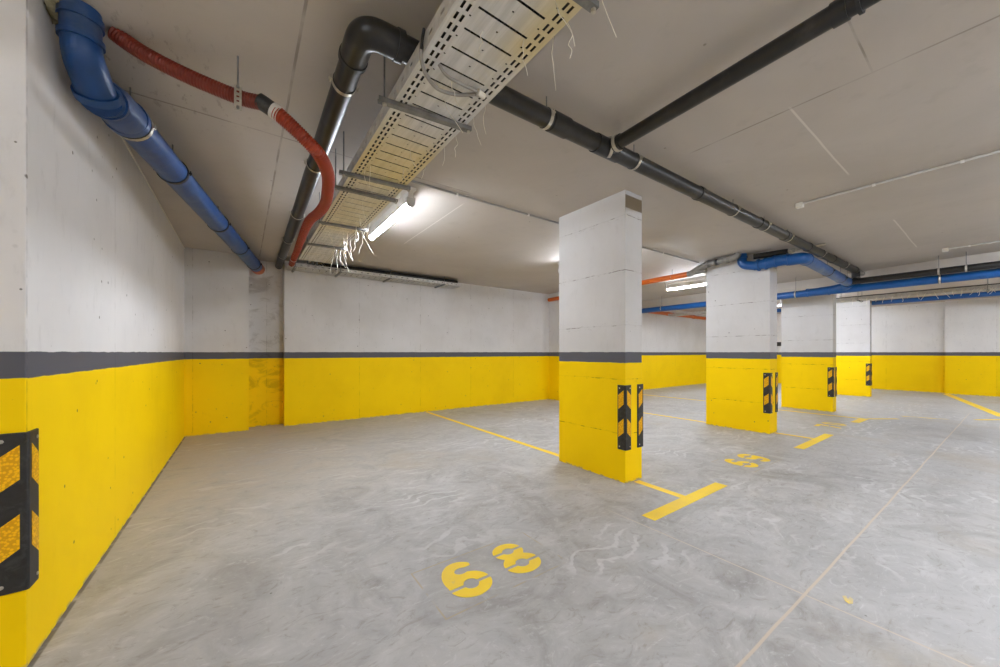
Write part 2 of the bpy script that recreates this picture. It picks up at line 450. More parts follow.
# ------------------------------------------------------------------ pillars
PIL = [(2.965, 3.235, 2.10, 2.985), (6.55, 6.85, 2.088, 3.02), (10.02, 10.27, 2.088, 2.977), (14.30, 14.50, 2.20, 3.05)]
PLAB = ['tall pillar closest to the camera, grey stripe between white top and yellow base',
        'second pillar of the row, with blue pipe elbows crossing its top',
        'third pillar of the row, blue pipe passing in front of its top',
        'farthest and smallest pillar of the row, near the end wall']
for (x0, x1, y0, y1), lab in zip(PIL, PLAB):
    poly = [(x0, y0), (x1, y0), (x1, y1), (x0, y1)]
    o = MB().prism(poly, 0, H if x0 != 10.02 else 2.499).build('pillar', M['pillar'], bevel=.006, origin=((x0 + x1) / 2, (y0 + y1) / 2, 0))
    tag(o, lab, 'pillar', 'painted concrete pillars in a row', 'thing')

# ------------------------------------------------------------------ corner guards
def make_guard():
    t = thing('corner_guard', (0, 0, 0), '', 'corner guard', 'black and yellow rubber corner guards')
    L, th, Hh = .086, .011, .62
    e = .0006
    poly = [(-e, -e), (L, -e), (L, -th * .35), (L - .012, -th), (.006 - th, -th), (-th, .006 - th), (-th, L - .012), (-th * .35, L), (-e, L)]
    MB().prism(poly, 0, Hh).build('rubber_strip', M['rubber'], t, bevel=.0015)
    s0, s1, k, hh = .012, .071, .85, .135
    for zc in (.475, .205):
        for leg in (0, 1):
            m = MB(); d0, d1 = -th - .0012, -th + .001
            pts = [(s0, zc - hh / 2 + .03), (s1, zc - hh / 2 + .03 - (s1 - s0) * k), (s1, zc + hh / 2 + .03 - (s1 - s0) * k), (s0, zc + hh / 2 + .03)]
            if leg == 0: vs = [(s, d, z) for d in (d0, d1) for s, z in pts]
            else: vs = [(d, s, z) for d in (d0, d1) for s, z in pts]
            m.add(vs, [(0, 1, 2, 3), (7, 6, 5, 4)] + [(i, (i + 1) % 4, 4 + (i + 1) % 4, 4 + i) for i in range(4)])
            m.build('reflective_stripe', M['stripe'], t)
    for zc in (.03, .59):
        for leg in (0, 1):
            p = (.058, -th) if leg == 0 else (-th, .058)
            dd = Vector((0, -1, 0)) if leg == 0 else Vector((-1, 0, 0))
            c = Vector((p[0], p[1], zc))
            MB().tube([c - dd * .001, c + dd * .002, c + dd * .0035], [.0075, .0075, .004], 10).build('screw', M['zinc'], t, smooth=40)
    return t
guard = make_guard(); used = False
GL = ['corner guard on the left front corner of the pillar closest to camera', 'corner guard on the right front corner of the pillar closest to camera',
      'corner guard on the left front corner of the second pillar', 'corner guard seen edge-on at right corner of the second pillar',
      'corner guard on the left front corner of the third pillar', 'corner guard seen edge-on at right corner of the third pillar',
      'corner guard on the left front corner of the farthest pillar', 'corner guard seen edge-on at right corner of the farthest pillar']
spots = []
for x0, x1, y0, y1 in PIL: spots += [(x0, y0, 0), (x1, y0, 90)]
spots.append((LWX, 2.247, 90)); GL.append('large corner guard cut by the photo edge, on the end of the left wall')
for (x, y, rz), lab in zip(spots, GL):
    o = guard if not used else copy_tree(guard)
    used = True
    o.location = (x, y, .316); o.rotation_euler = (0, 0, R(rz)); o['label'] = lab

# ------------------------------------------------------------------ floor markings
def marking(name, rects, label, cat='floor marking', group=None, mat='marking'):
    m = MB()
    for poly in rects: m.prism(poly, .0003, .0016)
    c = sum((Vector((p[0], p[1], 0)) for p in rects[0]), Vector()) / len(rects[0])
    o = m.build(name, M[mat], origin=(c.x, c.y, 0)); return tag(o, label, cat, group)
def strip(ax, ay, bx, by, w):
    d = Vector((bx - ax, by - ay)); n = Vector((-d.y, d.x)).normalized() * w / 2
    return [(ax + n.x, ay + n.y), (ax - n.x, ay - n.y), (bx - n.x, by - n.y), (bx + n.x, by + n.y)]
g_ = 'yellow bay lines painted on the floor'
marking('parking_line', [strip(3.12, 2.985, 3.15, 7.06, .075)], 'thin yellow floor line running from the nearest pillar to the back wall', group=g_)
marking('parking_line', [strip(3.10, 1.62, 3.115, 2.08, .08), strip(2.49, 1.565, 3.70, 1.565, .11)], 'yellow T-shaped floor line in front of the pillar closest to camera', group=g_)
marking('parking_line', [strip(6.73, 2.985, 6.78, 6.95, .08)], 'yellow floor line behind the second pillar, seen between first and second pillars', group=g_)
marking('parking_line', [strip(6.73, 1.62, 6.73, 2.08, .08), strip(5.88, 1.56, 7.28, 1.56, .11)], 'yellow T-shaped floor line in front of the second pillar', group=g_)
marking('parking_line', [strip(9.72, 2.985, 9.62, 6.95, .09)], 'upper thin yellow floor line seen far back between first and second pillars', group=g_)
marking('parking_line', [strip(9.50, 1.60, 9.48, 3.0, .09), strip(8.87, 1.56, 9.56, 1.54, .12)], 'yellow L-shaped floor line in front of the third pillar', group=g_)
marking('parking_line', [strip(9.56, 1.50, 10.02, 1.17, .07)], 'short slanted yellow dash next to the line before the third pillar', group=g_)
marking('parking_line', [strip(10.5, 1.20, 10.62, .92, .07), strip(10.55, .97, 10.72, .62, .07)], 'faded yellow floor dashes far off, beyond the third pillar', group=g_, mat='faint')
marking('parking_line', [strip(11.05, .32, 11.6, -.05, .08)], 'short yellow floor dash at the right photo edge', group=g_)
marking('parking_line', [strip(17.2, 1.03, 12.0, .02, .15)], 'long slanted yellow line from the end wall corner to the right photo edge', group=g_)
marking('paint_smudge', [[(2.452, .452), (2.47, .440), (2.515, .447), (2.528, .462), (2.495, .463), (2.523, .476), (2.505, .486), (2.468, .470)]], 'small yellow paint smudge alone on the grey floor', 'paint smudge', mat='faint')

def E(x, y, cx, cy, rx, ry): return 1 - math.hypot((x - cx) / rx, (y - cy) / ry)   # >0 inside
def f6(x, y):
    body = max(E(x, y, 0, -5.2, 11.5, 10.2), min(E(x, y, .3, 0, 11.8, 15.6), max((1.0 - x) / 8, (y - 8) / 6)))
    body = min(body, (8.2 - x + .25 * (y - 10)) / 6 if y > 5 else 1)
    body = min(body, -E(x, y, 1.2, 6.8, 3.9, 2.7), -E(x, y, .3, -5.4, 4.0, 3.9))
    if y > 5.2 and y < 8.6 and x > 1: body = min(body, -.05 - .01 * (x - 1))
    body = min(body, max(abs(y + 5.4) - .95, (3.0 - abs(x)) if abs(x) < 3.2 else -9) / 6) if abs(x) > 3.2 else body
    return body
def f8(x, y):
    body = max(E(x, y, 0, 7.3, 9.6, 8.2), E(x, y, 0, -6.3, 11.2, 9.2), min(4.5 - abs(y - .6), 5.5 - abs(x)) / 6)
    body = min(body, -E(x, y, 0, 7.3, 3.6, 3.0), -E(x, y, 0, -6.3, 4.0, 3.6))
    if abs(x) > 2.8: body = min(body, (abs(y - 7.3) - .95) / 6, (abs(y + 6.3) - .95) / 6)
    return body
def f9(x, y): return f6(-x, -y)
def f7(x, y):
    a = min(y - 9.5, 15.5 - y, 11 - abs(x)) / 6
    xc = 7.0 - (9.5 - y) * .42
    b = min(3.6 - abs(x - xc), 9.5 - y + 1, y + 15.5) / 6
    return min(max(a, b), (abs(y + 1) - .95) / 6)
def f0(x, y):
    return min(E(x, y, 0, 0, 11, 15.5), -E(x, y, 0, 0, 4.6, 9), (abs(x) - .95) / 6 if abs(y) > 8 else 1)
def digit(f, name, parent, cx, cy, sc, mat='marking'):
    m = MB(); N = .5; xs = [-12.5 + N * i for i in range(51)]; ys = [-16.5 + N * i for i in range(67)]
    cache = {}
    def F(i, j):
        if (i, j) not in cache: cache[(i, j)] = f(xs[i], ys[j])
        return cache[(i, j)]
    vid = {}; 
    def V(x, y):
        k = (round(x, 4), round(y, 4))
        if k not in vid: vid[k] = len(m.v); m.v.append(Vector((cx + x * sc, cy + y * sc, .0018)))
        return vid[k]
    for i in range(50):
        for j in range(66):
            cs = [(i, j), (i + 1, j), (i + 1, j + 1), (i, j + 1)]; vals = [F(*c) for c in cs]
            if max(vals) <= 0: continue
            poly = []
            for k in range(4):
                a, b = cs[k], cs[(k + 1) % 4]; fa, fb = vals[k], vals[(k + 1) % 4]
                if fa > 0: poly.append(V(xs[a[0]], ys[a[1]]))
                if (fa > 0) != (fb > 0):
                    t = fa / (fa - fb); poly.append(V(xs[a[0]] + (xs[b[0]] - xs[a[0]]) * t, ys[a[1]] + (ys[b[1]] - ys[a[1]]) * t))
            poly = [p for q, p in enumerate(poly) if p != poly[q - 1]]
            if len(poly) >= 3: m.f.append(tuple(poly))
    return m.build(name, M[mat], parent)
for cx, (fa, fb), (na, nb), lab in ((1.18, (f6, f8), ('digit_six', 'digit_eight'), 'yellow stencilled number 68 on the floor in the foreground'),
                                    (4.755, (f6, f9), ('digit_six', 'digit_nine'), 'yellow stencilled number 69 on the floor before the second pillar'),
                                    (8.22, (f7, f0), ('digit_seven', 'digit_zero'), 'yellow stencilled number on the floor before the third pillar')):
    t = thing('bay_number', (cx, 1.735, 0), lab, 'floor number', 'stencilled bay numbers')
    digit(fa, na, t, cx - .175, 1.735, .0106); digit(fb, nb, t, cx + .175, 1.735, .0106)

# ------------------------------------------------------------------ blue drain pipe along the left wall
def blue_left():
    r = .090; q = .064
    A = Vector((-.592, 2.425, H)); D = Vector((-.545, 2.905, 2.595)); Ee = Vector((.222, 7.318, 2.653))
    t = thing('drain_pipe', A, 'thick blue drain pipe running along the top of the left wall', 'pipe')
    run = MB().tube([D + (Ee - D) * .0, D.lerp(Ee, .5), D.lerp(Ee, .955)], r, 28).build('pipe_run', M['blue'], t, smooth=40)
    end = MB().tube([D.lerp(Ee, .95), Ee], r + .004, 28).build('orange_sleeve', M['orange'], t, smooth=40)
    # upper fitting: comes out of the ceiling, bends 45 degrees
    p1 = fillet([A - Vector((0, 0, .003)), A - Vector((0, 0, .10)), Vector((-.590, 2.435, 2.60)), Vector((-.576, 2.590, 2.50))], .10, 10)
    MB().tube(p1, [q + .002 + .016 * max(0, i / (len(p1) - 1) - .55) for i in range(len(p1))], 28).build('upper_elbow', M['blue'], t, smooth=40)
    p2 = fillet([Vector((-.575, 2.595, 2.507)), Vector((-.562, 2.70, 2.560)), D + (Ee - D) * .012], .09, 10)
    MB().tube(p2, [.084 + (r + .006 - .084) * i / (len(p2) - 1) for i in range(len(p2))], 28).build('lower_elbow', M['blue'], t, smooth=40)
    d1 = (p1[-1] - p1[-3]).normalized()
    MB().ring(A - Vector((0, 0, .050)), (0, 0, 1), q * .8, q + .010, .035, 30).build('collar', M['blue'], t, smooth=40)
    MB().ring(p1[10], p1[11] - p1[9], q * .8, q + .011, .022, 30).build('collar', M['blue'], t, smooth=40)
    MB().ring(p1[-1] - d1 * .012, d1, q * .8, q + .019, .036, 30).build('collar', M['blue'], t, smooth=40)
    MB().ring(p2[1], p2[2] - p2[0], q, .094, .03, 30).build('collar', M['blue'], t, smooth=40)
    MB().ring(p2[-1] - (Ee - D).normalized() * .03, Ee - D, r * .8, r + .014, .04, 30).build('collar', M['blue'], t, smooth=40)
    dd = Ee - D
    for f in (.016, .16, .44, .67, .9):
        clamp(t, D + dd * f, dd, r + (.004 if f > .05 else .010), mat='zinc' if f < .05 else 'rubber')
    # foam round the hole
    import mathutils.noise as mn
    m = MB(); c = Vector((-.665, 2.455, H - .028)); vs = []; fs = []
    nu, nv = 22, 12
    for i in range(nv + 1):
        for j in range(nu):
            th = math.pi * i / nv; ph = 2 * math.pi * j / nu
            p = Vector((math.sin(th) * math.cos(ph), math.sin(th) * math.sin(ph), math.cos(th)))
            q_ = p * (1 + .35 * mn.noise(p * 3.1) + .2 * mn.noise(p * 8))
            z = min(q_.z * .045 + c.z, H - .0005)
            vs.append((max(c.x + q_.x * .055, LWX + .001), c.y + q_.y * .085, z))
    for i in range(nv):
        for j in range(nu):
            a = i * nu + j; b = i * nu + (j + 1) % nu
            fs.append((a, b, b + nu, a + nu))
    m.add(vs, fs).build('foam_seal', M['foam'], t, smooth=60)
blue_left()

# ------------------------------------------------------------------ red corrugated hoses
def corrugated(pts, r, pitch, amp):
    path = resample(smoothpath(pts, 14), pitch / 4)
    prof = (0, 1, 1, 0)
    rr = [r + amp * (prof[i % 4] - .5) * 2 for i in range(len(path))]
    return path, rr
ray = lambda u, v, t: Vector((t * (.5813 + (u - 500) / 361 * .8137), t * (.8137 - (u - 500) / 361 * .5813), EYE + t * (352.3 - v) / 361))
h1 = [(-.506, 2.505, H - .004), (-.462, 2.500, 2.768), (-.374, 2.479, 2.722), (-.219, 2.442, 2.668), (-.018, 2.385, 2.615), (.095, 2.335, 2.597)]
h2 = [ray(*q) for q in ((272, 109.5, 1.97), (284, 119, 1.99), (303, 137, 2.05), (320, 156, 2.15), (328, 175, 2.35), (327.5, 193, 2.6), (325, 204, 2.8), (318.5, 213, 3.05), (311, 219, 3.3), (306, 227, 3.6), (301, 240, 4.1), (297, 251, 4.6), (293.6, 259, 5.0), (291.5, 264, 5.35))]
t = thing('corrugated_hose', Vector(h1[0]), 'red corrugated hose curving from the ceiling to the cable tray end', 'hose')
p, rr = corrugated(h1, .0345, .0135, .0030); MB().tube(p, rr, 18).build('thin_hose', M['red'], t, smooth=180)
p, rr = corrugated(h2, .0375, .0115, .0022); MB().tube(p, rr, 22).build('thick_hose', M['redorange'], t, smooth=180)
a, b = Vector(h1[-1]), Vector(h2[0]); dr = (b - a).normalized()
MB().tube([a - dr * .025, a, b, b + dr * .004], [.039, .041, .041, .040], 22).build('black_coupling', M['rubber'], t, smooth=40)
MB().tube([b + dr * .002, b + dr * .042], [.0415, .0415], 22).build('white_tape_band', M['tape'], t, smooth=40)
MB().ring(h2[12], h2[13] - h2[11], .037, .0435, .016).build('white_strap', M['tape'], t, smooth=40)
# perforated hanger holding the hose
HX, HY = -.018, 2.335
t = thing('hose_hanger', (HX, HY, H), 'perforated steel hanger on a threaded rod holding the red hose', 'hanger')
MB().tube([(HX, HY, H - .0005), (HX, HY, 2.645)], .0045, 8).build('threaded_rod', M['galv'], t, smooth=40)
m = MB(); zs = [2.515, 2.534, 2.544, 2.558, 2.568, 2.582, 2.592, 2.606, 2.618, 2.645]; xs = [HX - .016, HX - .006, HX + .006, HX + .016]
for i in range(len(zs) - 1):
    for j in range(3):
        if j == 1 and i % 2 == 1: continue
        m.add([(xs[j], HY - .006, zs[i]), (xs[j + 1], HY - .006, zs[i]), (xs[j + 1], HY - .006, zs[i + 1]), (xs[j], HY - .006, zs[i + 1])], [(0, 1, 2, 3)])
m.build('perforated_strap', M['zinc'], t, solid=.0025)
for z in (2.524, 2.632):
    MB().tube([(HX, HY - .010, z), (HX, HY - .020, z)], .008, 6).build('bolt', M['galv'], t)

# ------------------------------------------------------------------ black drain pipe: along the tray, elbow, then across to the beam
r = .0545
Y0 = Vector((.515, 7.31, 2.742)); EL = Vector((.43, 1.62, 2.655)); X1 = Vector((9.02, 1.585, 2.737))
t = thing('drain_pipe', EL, 'black drain pipe with big elbow, running from the back wall and across the ceiling', 'pipe')
dY = (Y0 - EL).normalized(); dX = (X1 - EL).normalized()
MB().tube([EL + dY * .14, Y0], r, 24).build('pipe_run', M['black'], t, smooth=40)
MB().tube([EL + dX * .14, X1], r, 24).build('pipe_run', M['black'], t, smooth=40)
MB().tube(fillet([EL + dY * .21, EL, EL + dX * .172], .12, 14), r + .0065, 24).build('elbow', M['black'], t, smooth=40)
for f, w, d, o in ((.195, .03, dY, EL), (.155, .03, dX, EL)):
    collar(t, o + d * f, d, r, w, .011, M['black'])
atx = lambda x: EL + dX * ((x - EL.x) / dX.x)
aty = lambda y: EL + dY * ((y - EL.y) / dY.y)
for x, w in ((1.60, .14), (3.35, .05), (4.70, .06), (5.5, .05), (6.4, .05), (7.6, .06)):
    collar(t, atx(x), dX, r, w, .006, M['black'])
for x in (1.50, 2.38, 4.05, 4.85, 5.6, 7.0, 8.3): clamp(t, atx(x), dX, r + .001)
for y in (2.02, 3.05, 4.3, 5.4, 6.4): clamp(t, aty(y), dY, r + .001)
# tee for the branch
tee = atx(2.07)
MB().tube([tee - dX * .13, tee + dX * .12], r + .006, 24).build('tee_fitting', M['black'], t, smooth=40)
MB().tube([tee, tee + Vector((0, -.115, -.004))], .050, 20).build('tee_socket', M['black'], t, smooth=40)
MB().ring(tee + Vector((0, -.085, -.002)), (0, 1, 0), .045, .056, .022).ring(tee + Vector((.0, -.02, 0)), dX + Vector((0, -.6, 0)), r, r + .012, .02).build('branch_clamp', M['zinc'], t, smooth=40)
# down-turn at the far end
MB().tube(fillet([X1 - Vector((.05, 0, 0)), X1 + Vector((.09, 0, 0)), X1 + Vector((.09, 0, -.12))], .06, 6), r + .005, 20).build('end_elbow', M['black'], t, smooth=40)
MB().tube([X1 + Vector((.0, 0, 0)), (9.56, 1.575, 2.74)], .042, 18).build('grey_stub', M['greypipe'], t, smooth=40)

# branch towards the camera side
t = thing('branch_pipe', tee, 'thinner black pipe branching off the long black ceiling pipe, leaving at the top edge', 'pipe')
rb = .043; a = tee + Vector((0, -.116, -.004)); b = Vector((1.89, -2.5, 2.66))
MB().tube([a, b], rb, 22).build('pipe_run', M['black'], t, smooth=40)
d = (b - a).normalized()
collar(t, a + d * 1.10, d, rb, .05, .006, M['black']); collar(t, a + d * 1.16, d, rb, .012, .010, M['rubber'])

# ------------------------------------------------------------------ cable trays
def make_tray(name, length, w, label, side_h, mat):
    """built along +Y from the origin, base at z = 0"""
    t = thing(name, (0, 0, 0), label, 'cable tray', 'perforated steel cable trays')
    k = w / .41
    xs = sorted([0, .025, .037, .05, .062, .072, .081, .085, .200, .209, .325, .329, .338, .348, .360, .373, .385, .41])
    pitch = .1056
    ys = []; n = int(length / pitch)
    ybr = [0, .0072, .0408, .048, .058, .060, .0936, .0965, .1035]
    for i in range(n): ys += [i * pitch + q for q in ybr]
    ys.append(n * pitch)
    m = MB(); vid = {}
    def V(i, j):
        if (i, j) not in vid: vid[(i, j)] = len(m.v); m.v.append(Vector((xs[i] * k, ys[j], 0)))
        return vid[(i, j)]
    for j in range(len(ys) - 1):
        cy = j % 9
        for i in range(len(xs) - 1):
            x0 = xs[i]
            hole = False
            if x0 in (.025, .05, .348, .373) and (cy in (1,) or cy in (5,)): hole = True
            if .085 <= x0 < .325 and cy == 3: hole = True
            if x0 in (.072, .200, .329) and cy == 7: hole = True
            if hole: continue
            m.f.append((V(i, j), V(i + 1, j), V(i + 1, j + 1), V(i, j + 1)))
    m.build('perforated_base', M[mat], t, solid=-.0015)
    for x in (0, w):
        m = MB(); zs = [0, side_h * .42, side_h * .60, side_h]; vid2 = {}
        for j in range(len(ys) - 1):
            cy = j % 9
            for i in range(3):
                if i == 1 and cy == 5: continue
                m.add([(x, ys[j], zs[i]), (x, ys[j + 1], zs[i]), (x, ys[j + 1], zs[i + 1]), (x, ys[j], zs[i + 1])], [(0, 1, 2, 3)])
        s = 1 if x == 0 else -1
        m.add([(x, 0, side_h), (x, ys[-1], side_h), (x + s * .010, ys[-1], side_h), (x + s * .010, 0, side_h)], [(0, 1, 2, 3)])
        m.build('side_rail', M['railmat'], t, solid=.0012)
    return t
TZ = 2.52
main = make_tray('cable_tray', 6.87, .395, 'long perforated cable tray overhead, running from the top edge to the back wall', .074, 'tray')
main.location = (.626, -1.25, TZ)
wallt = make_tray('cable_tray', 3.19, .40, 'perforated cable tray along the top of the back wall, full of black cables', .055, 'railmat')
wallt.location = (.60, 7.055, 2.640); wallt.rotation_euler = (0, 0, R(-90))
fart = make_tray('cable_tray', 12.3, .30, 'distant cable tray crossing in front of the farthest pillar, hung with white ties', .075, 'railmat')
fart.location = (11.75, -5.6, 2.475)

def tray_support(x0, x1, y0, y1, z, label, rods=(.12,), ax='x'):
    m = MB(); a = Vector((x0, y0, z)); b = Vector((x1, y1, z)); d = (b - a).normalized(); q = Vector((-d.y, d.x, 0))
    t = thing('tray_support', a, label, 'tray support', 'steel bars carrying the cable trays')
    def chan(p, hw, hz):   # C-profile, open side up
        prof = [(-hw, hz), (-hw, -hz), (hw, -hz), (hw, hz), (hw - .002, hz), (hw - .002, -hz + .002), (-hw + .002, -hz + .002), (-hw + .002, hz)]
        return prof
    prof = chan(0, .0165, .011); n = len(prof); vs = []
    for e in (a, b):
        for o, zz in prof: vs.append(e + q * o + Vector((0, 0, zz)))
    fs = [(i, (i + 1) % n, n + (i + 1) % n, n + i) for i in range(n)] + [(0, 1, 6, 7), (1, 2, 5, 6), (2, 3, 4, 5), (n + 7, n + 6, n + 1, n), (n + 6, n + 5, n + 2, n + 1), (n + 5, n + 4, n + 3, n + 2)]
    m.add(vs, fs).build('channel_bar', M['galv'], t)
    for f in rods:
        p = a + d * f
        MB().tube([p - Vector((0, 0, .016)), Vector((p.x, p.y, H - .0005))], .0045, 8).build('threaded_rod', M['galv'], t, smooth=40)
        MB().tube([p - Vector((0, 0, .021)), p - Vector((0, 0, .0105))], .011, 6).build('nut', M['zinc'], t)
    e = b - d * .012
    MB().tube([e - Vector((0, 0, .022)), e + Vector((0, 0, .012))], .010, 6).build('nut', M['zinc'], t)
    return t
for i, (ya, yb) in enumerate([(.893, .869), (1.81, 1.757), (2.70, 2.66), (2.965, 2.94), (3.86, 3.82), (4.70, 4.67)]):
    lab = ['steel bar under the near cable tray, cut by the top edge of the photo', 'steel bar under the near tray, just beyond the loop of grey cable',
           'steel bar under the near tray, first of two close together near the lamp', 'steel bar under the near tray, second of two close together near the lamp',
           'steel bar under the near tray, level with the far end of the lit tube', 'steel bar under the near tray, last one before the back wall'][i]
    tray_support(.55 if i < 4 else .60, 1.05, ya, yb, TZ - .0135, lab, rods=(.030 if i < 4 else .012,))
for x, lab in ((.70, 'steel bar under the wall tray near its left end'), (1.38, 'steel bar under the wall tray, second from its left end'), (2.25, 'steel bar under the wall tray, left of its free end'), (3.35, 'steel bar under the wall tray at its free end')):
    tray_support(x, x + .001, 6.63, 7.07, 2.6275, lab, rods=(.012,))
for y, lab in ((.2, 'steel bar under the far tray at the right of the photo'), (2.0, 'steel bar under the far tray beside the third pillar')):
    tray_support(11.68, 12.12, y, y, 2.462, lab, rods=(.02, .42))

# loose cables
def cable(name, pts, r, mat, label, group=None, seg=8, n=8, cat='cable'):
    c = Vector(pts[0])
    o = MB().tube(smoothpath(pts, n), r, seg).build(name, M[mat], smooth=180, origin=c); return tag(o, label, cat, group)
gz = TZ - .008
SC = lambda pts: [(x * .96, y * .96, z) for x, y, z in pts]
t = thing('cable_loop', (.63, 1.46, gz), 'pair of grey cables looping under the near cable tray', 'cable')
MB().tube(smoothpath(SC([(.645, 1.50, TZ + .045), (.643, 1.50, TZ + .005), (.655, 1.52, gz - .012), (.70, 1.57, gz - .022), (.78, 1.61, gz - .028), (.88, 1.60, gz - .020), (.965, 1.56, gz - .006)]), 8), .0085, 10).build('outer_cable', M['greycable'], t, smooth=180)
MB().tube(smoothpath(SC([(.73, 1.50, gz - .004), (.78, 1.52, gz - .018), (.86, 1.53, gz - .016), (.96, 1.545, gz - .003)]), 8), .0075, 10).build('inner_cable', M['greycable'], t, smooth=180)
MB().tube(smoothpath(SC([(.643, 1.47, TZ + .075), (.636, 1.455, TZ + .06), (.637, 1.475, TZ + .03), (.643, 1.50, TZ + .008)]), 8), .0065, 8).build('black_lead', M['blackcable'], t, smooth=180)
MB().tube(SC([(.965, 1.545, gz - .004), (1.01, 1.55, gz - .006)]), [.017, .013], 10).build('cable_plug', M['tape'], t, smooth=40)
for i in range(13):
    x = .645 + .0295 * i
    pts = [(x + random.uniform(-.0006, .0006), yy, TZ + .019 + random.uniform(0, .004)) for yy in (-1.2, -.2, .8, 1.8, 2.8, 3.8, 4.8, 5.58)]
    cable('power_cable', pts, .0138, 'blackcable', 'dark cable lying in the near cable tray, seen through its slots', 'cables filling the near tray', n=4)
for i in range(7):
    y = 6.69 + .050 * i; z = 2.674 + .012 * (i % 3)
    pts = [(.66 + .8 * k / 1.0, y + .012 * math.sin(k * 2.1 + i), z + .010 * math.sin(k * 1.7 + i * 1.3) + (.02 if k in (0,) else 0)) for k in range(0, 4)] + [(3.62 + .05 * (i % 3), y, z)]
    cable('power_cable', pts, .013 if i % 2 else .017, 'blackcable', 'black power cable lying in the cable tray on the back wall', 'black cables in the back wall tray')
t = thing('wall_pipe', (1.1, 6.83, 2.747), 'black pipe in shadow above the cable tray on the back wall', 'pipe')
MB().tube([(1.15, 6.84, 2.752), (3.75, 6.84, 2.752)], .040, 16).build('pipe_run', M['black'], t, smooth=40)
for i in range(4):
    x = 11.83 + .05 * i
    pts = [(x, -5.4 + .0, 2.55 + .01 * i), (x + .02, -3, 2.56), (x, -1, 2.565 - .01 * (i % 2)), (x + .02, 1.0, 2.56 + .02 * (i % 2)), (x, 3, 2.56), (x, 5.5, 2.56)]
    cable('power_cable', pts, .016, 'blackcable' if i % 2 == 0 else 'greycable', 'power cable lying in the distant cable tray', 'cables in the distant tray', seg=6, n=5)
for i, off in enumerate((-.06, 0, .06)):
    pts = [(.80 + off, 5.45, TZ + .06), (.81 + off, 5.62, TZ + .055), (.84 + off, 5.95, TZ + .05), (.92 + off, 6.35, 2.64), (1.0 + off, 6.56, 2.73), (1.1 + off, 6.72 + .03 * i, 2.725)]
    cable('power_cable', pts, .013, 'blackcable', 'black power cable dropping from the near tray onto the wall tray', 'black cables between the trays')
# white cable ties
def tie(p, L, lean, label, group, r=.0017, mat='tie', curl=0.4):
    p = Vector(p); pts = []
    for k in range(6):
        f = k / 5
        pts.append(p + Vector((lean[0] * f * f + random.uniform(-.008, .008) * (k > 0), lean[1] * f + random.uniform(-.008, .008) * (k > 0), -L * (f - curl * .12 * math.sin(f * 3)))))
    o = MB().tube(smoothpath(pts, 4), [r] * 0 or r, 5).build('cable_tie', M[mat], smooth=180, origin=p)
    return tag(o, label, 'cable tie', group)
LT = 'thin white cable tie tail hanging from the near cable tray'
for i in range(30):
    y = [.72, .86, .98, 1.02, 1.10, 1.18, 1.25, 1.55, 1.62, 1.70, 1.74, 1.95, 2.1, 2.25, 2.4, 2.5, 2.62, 2.7, 2.9, 2.96, 3.0, 3.15, 3.3, 3.42, 3.6, 3.78, 3.9, 4.1, 4.3, 4.5][i]
    x = random.choice([1.062, 1.062, random.uniform(.70, 1.0), random.uniform(.8, 1.06)])
    tie((x * .96, y * .96, TZ - .002), random.uniform(.07, .19), (random.uniform(-.03, .08), random.uniform(-.06, .06)), LT, 'white cable ties under the near tray', .0015)
for i in range(16):
    y = random.choice([4.0, 4.15, 4.5, 4.72, 4.85, 4.95, 5.05])
    tie((random.uniform(.90, 1.03), y * .96 + random.uniform(-.06, .06), TZ - .002), random.uniform(.12, .30), (random.uniform(-.05, .12), random.uniform(-.12, .12)), 'white cable tie tail in the tangle under the near tray beside the lamp', 'tangle of white cable ties under the near tray', .0026)
for i in range(26):
    y = [-.35, -.22, -.1, .0, .06, .10, .14, .18, .24, .27, .31, .35, .5, .62, .75, .86, .97, 1.1, 1.2, 1.32, 1.45, 1.58, 1.7, 1.86, 2.0, 2.1][i]
    tie((11.745, y, 2.50), random.uniform(.06, .15), (random.uniform(-.03, .03), random.uniform(-.09, .09)), 'cream cable tie hanging from the distant cable tray', 'cable ties on the distant tray', .004)

# ------------------------------------------------------------------ lamps
def make_lamp():
    t = thing('fluorescent_lamp', (0, 0, H), '', 'ceiling lamp', 'fluorescent ceiling lamps')
    L = 1.28
    m = MB(); prof = [(-.055, 0), (.055, 0), (.055, -.022), (.024, -.036), (.024, -.096), (.035, -.100), (.035, -.148), (-.035, -.148), (-.035, -.100), (-.024, -.096), (-.024, -.036), (-.055, -.022)]
    n = len(prof); vs = [(px, y, H + pz - .0006) for y in (-L / 2, L / 2) for px, pz in prof]
    m.add(vs, [tuple(range(n)), tuple(range(2 * n - 1, n - 1, -1))] + [(i, n + i, n + (i + 1) % n, (i + 1) % n) for i in range(n)])
    m.build('lamp_housing', M['whiteplastic'], t, bevel=.003)
    MB().tube([(0, -L / 2 + .03, H - .150), (0, L / 2 - .03, H - .150)], .0315, 22).build('light_tube', M['tube'], t, smooth=40)
    for s in (-1, 1):
        y = s * (L / 2 - .015)
        m = MB(); pr = [(-.04, -.104)] + [(-.038 * math.cos(a), -.152 - .036 * math.sin(a)) for a in [math.pi * k / 8 for k in range(9)]] + [(.04, -.104)]
        n = len(pr); vs = [(px, y + o, H + pz) for o in (-.016, .016) for px, pz in pr]
        m.add(vs, [tuple(range(n)), tuple(range(2 * n - 1, n - 1, -1))] + [(i, n + i, n + (i + 1) % n, (i + 1) % n) for i in range(n)])
        m.build('end_cap', M['lightconduit'], t, bevel=.002)
    return t
lamp = make_lamp(); first = True
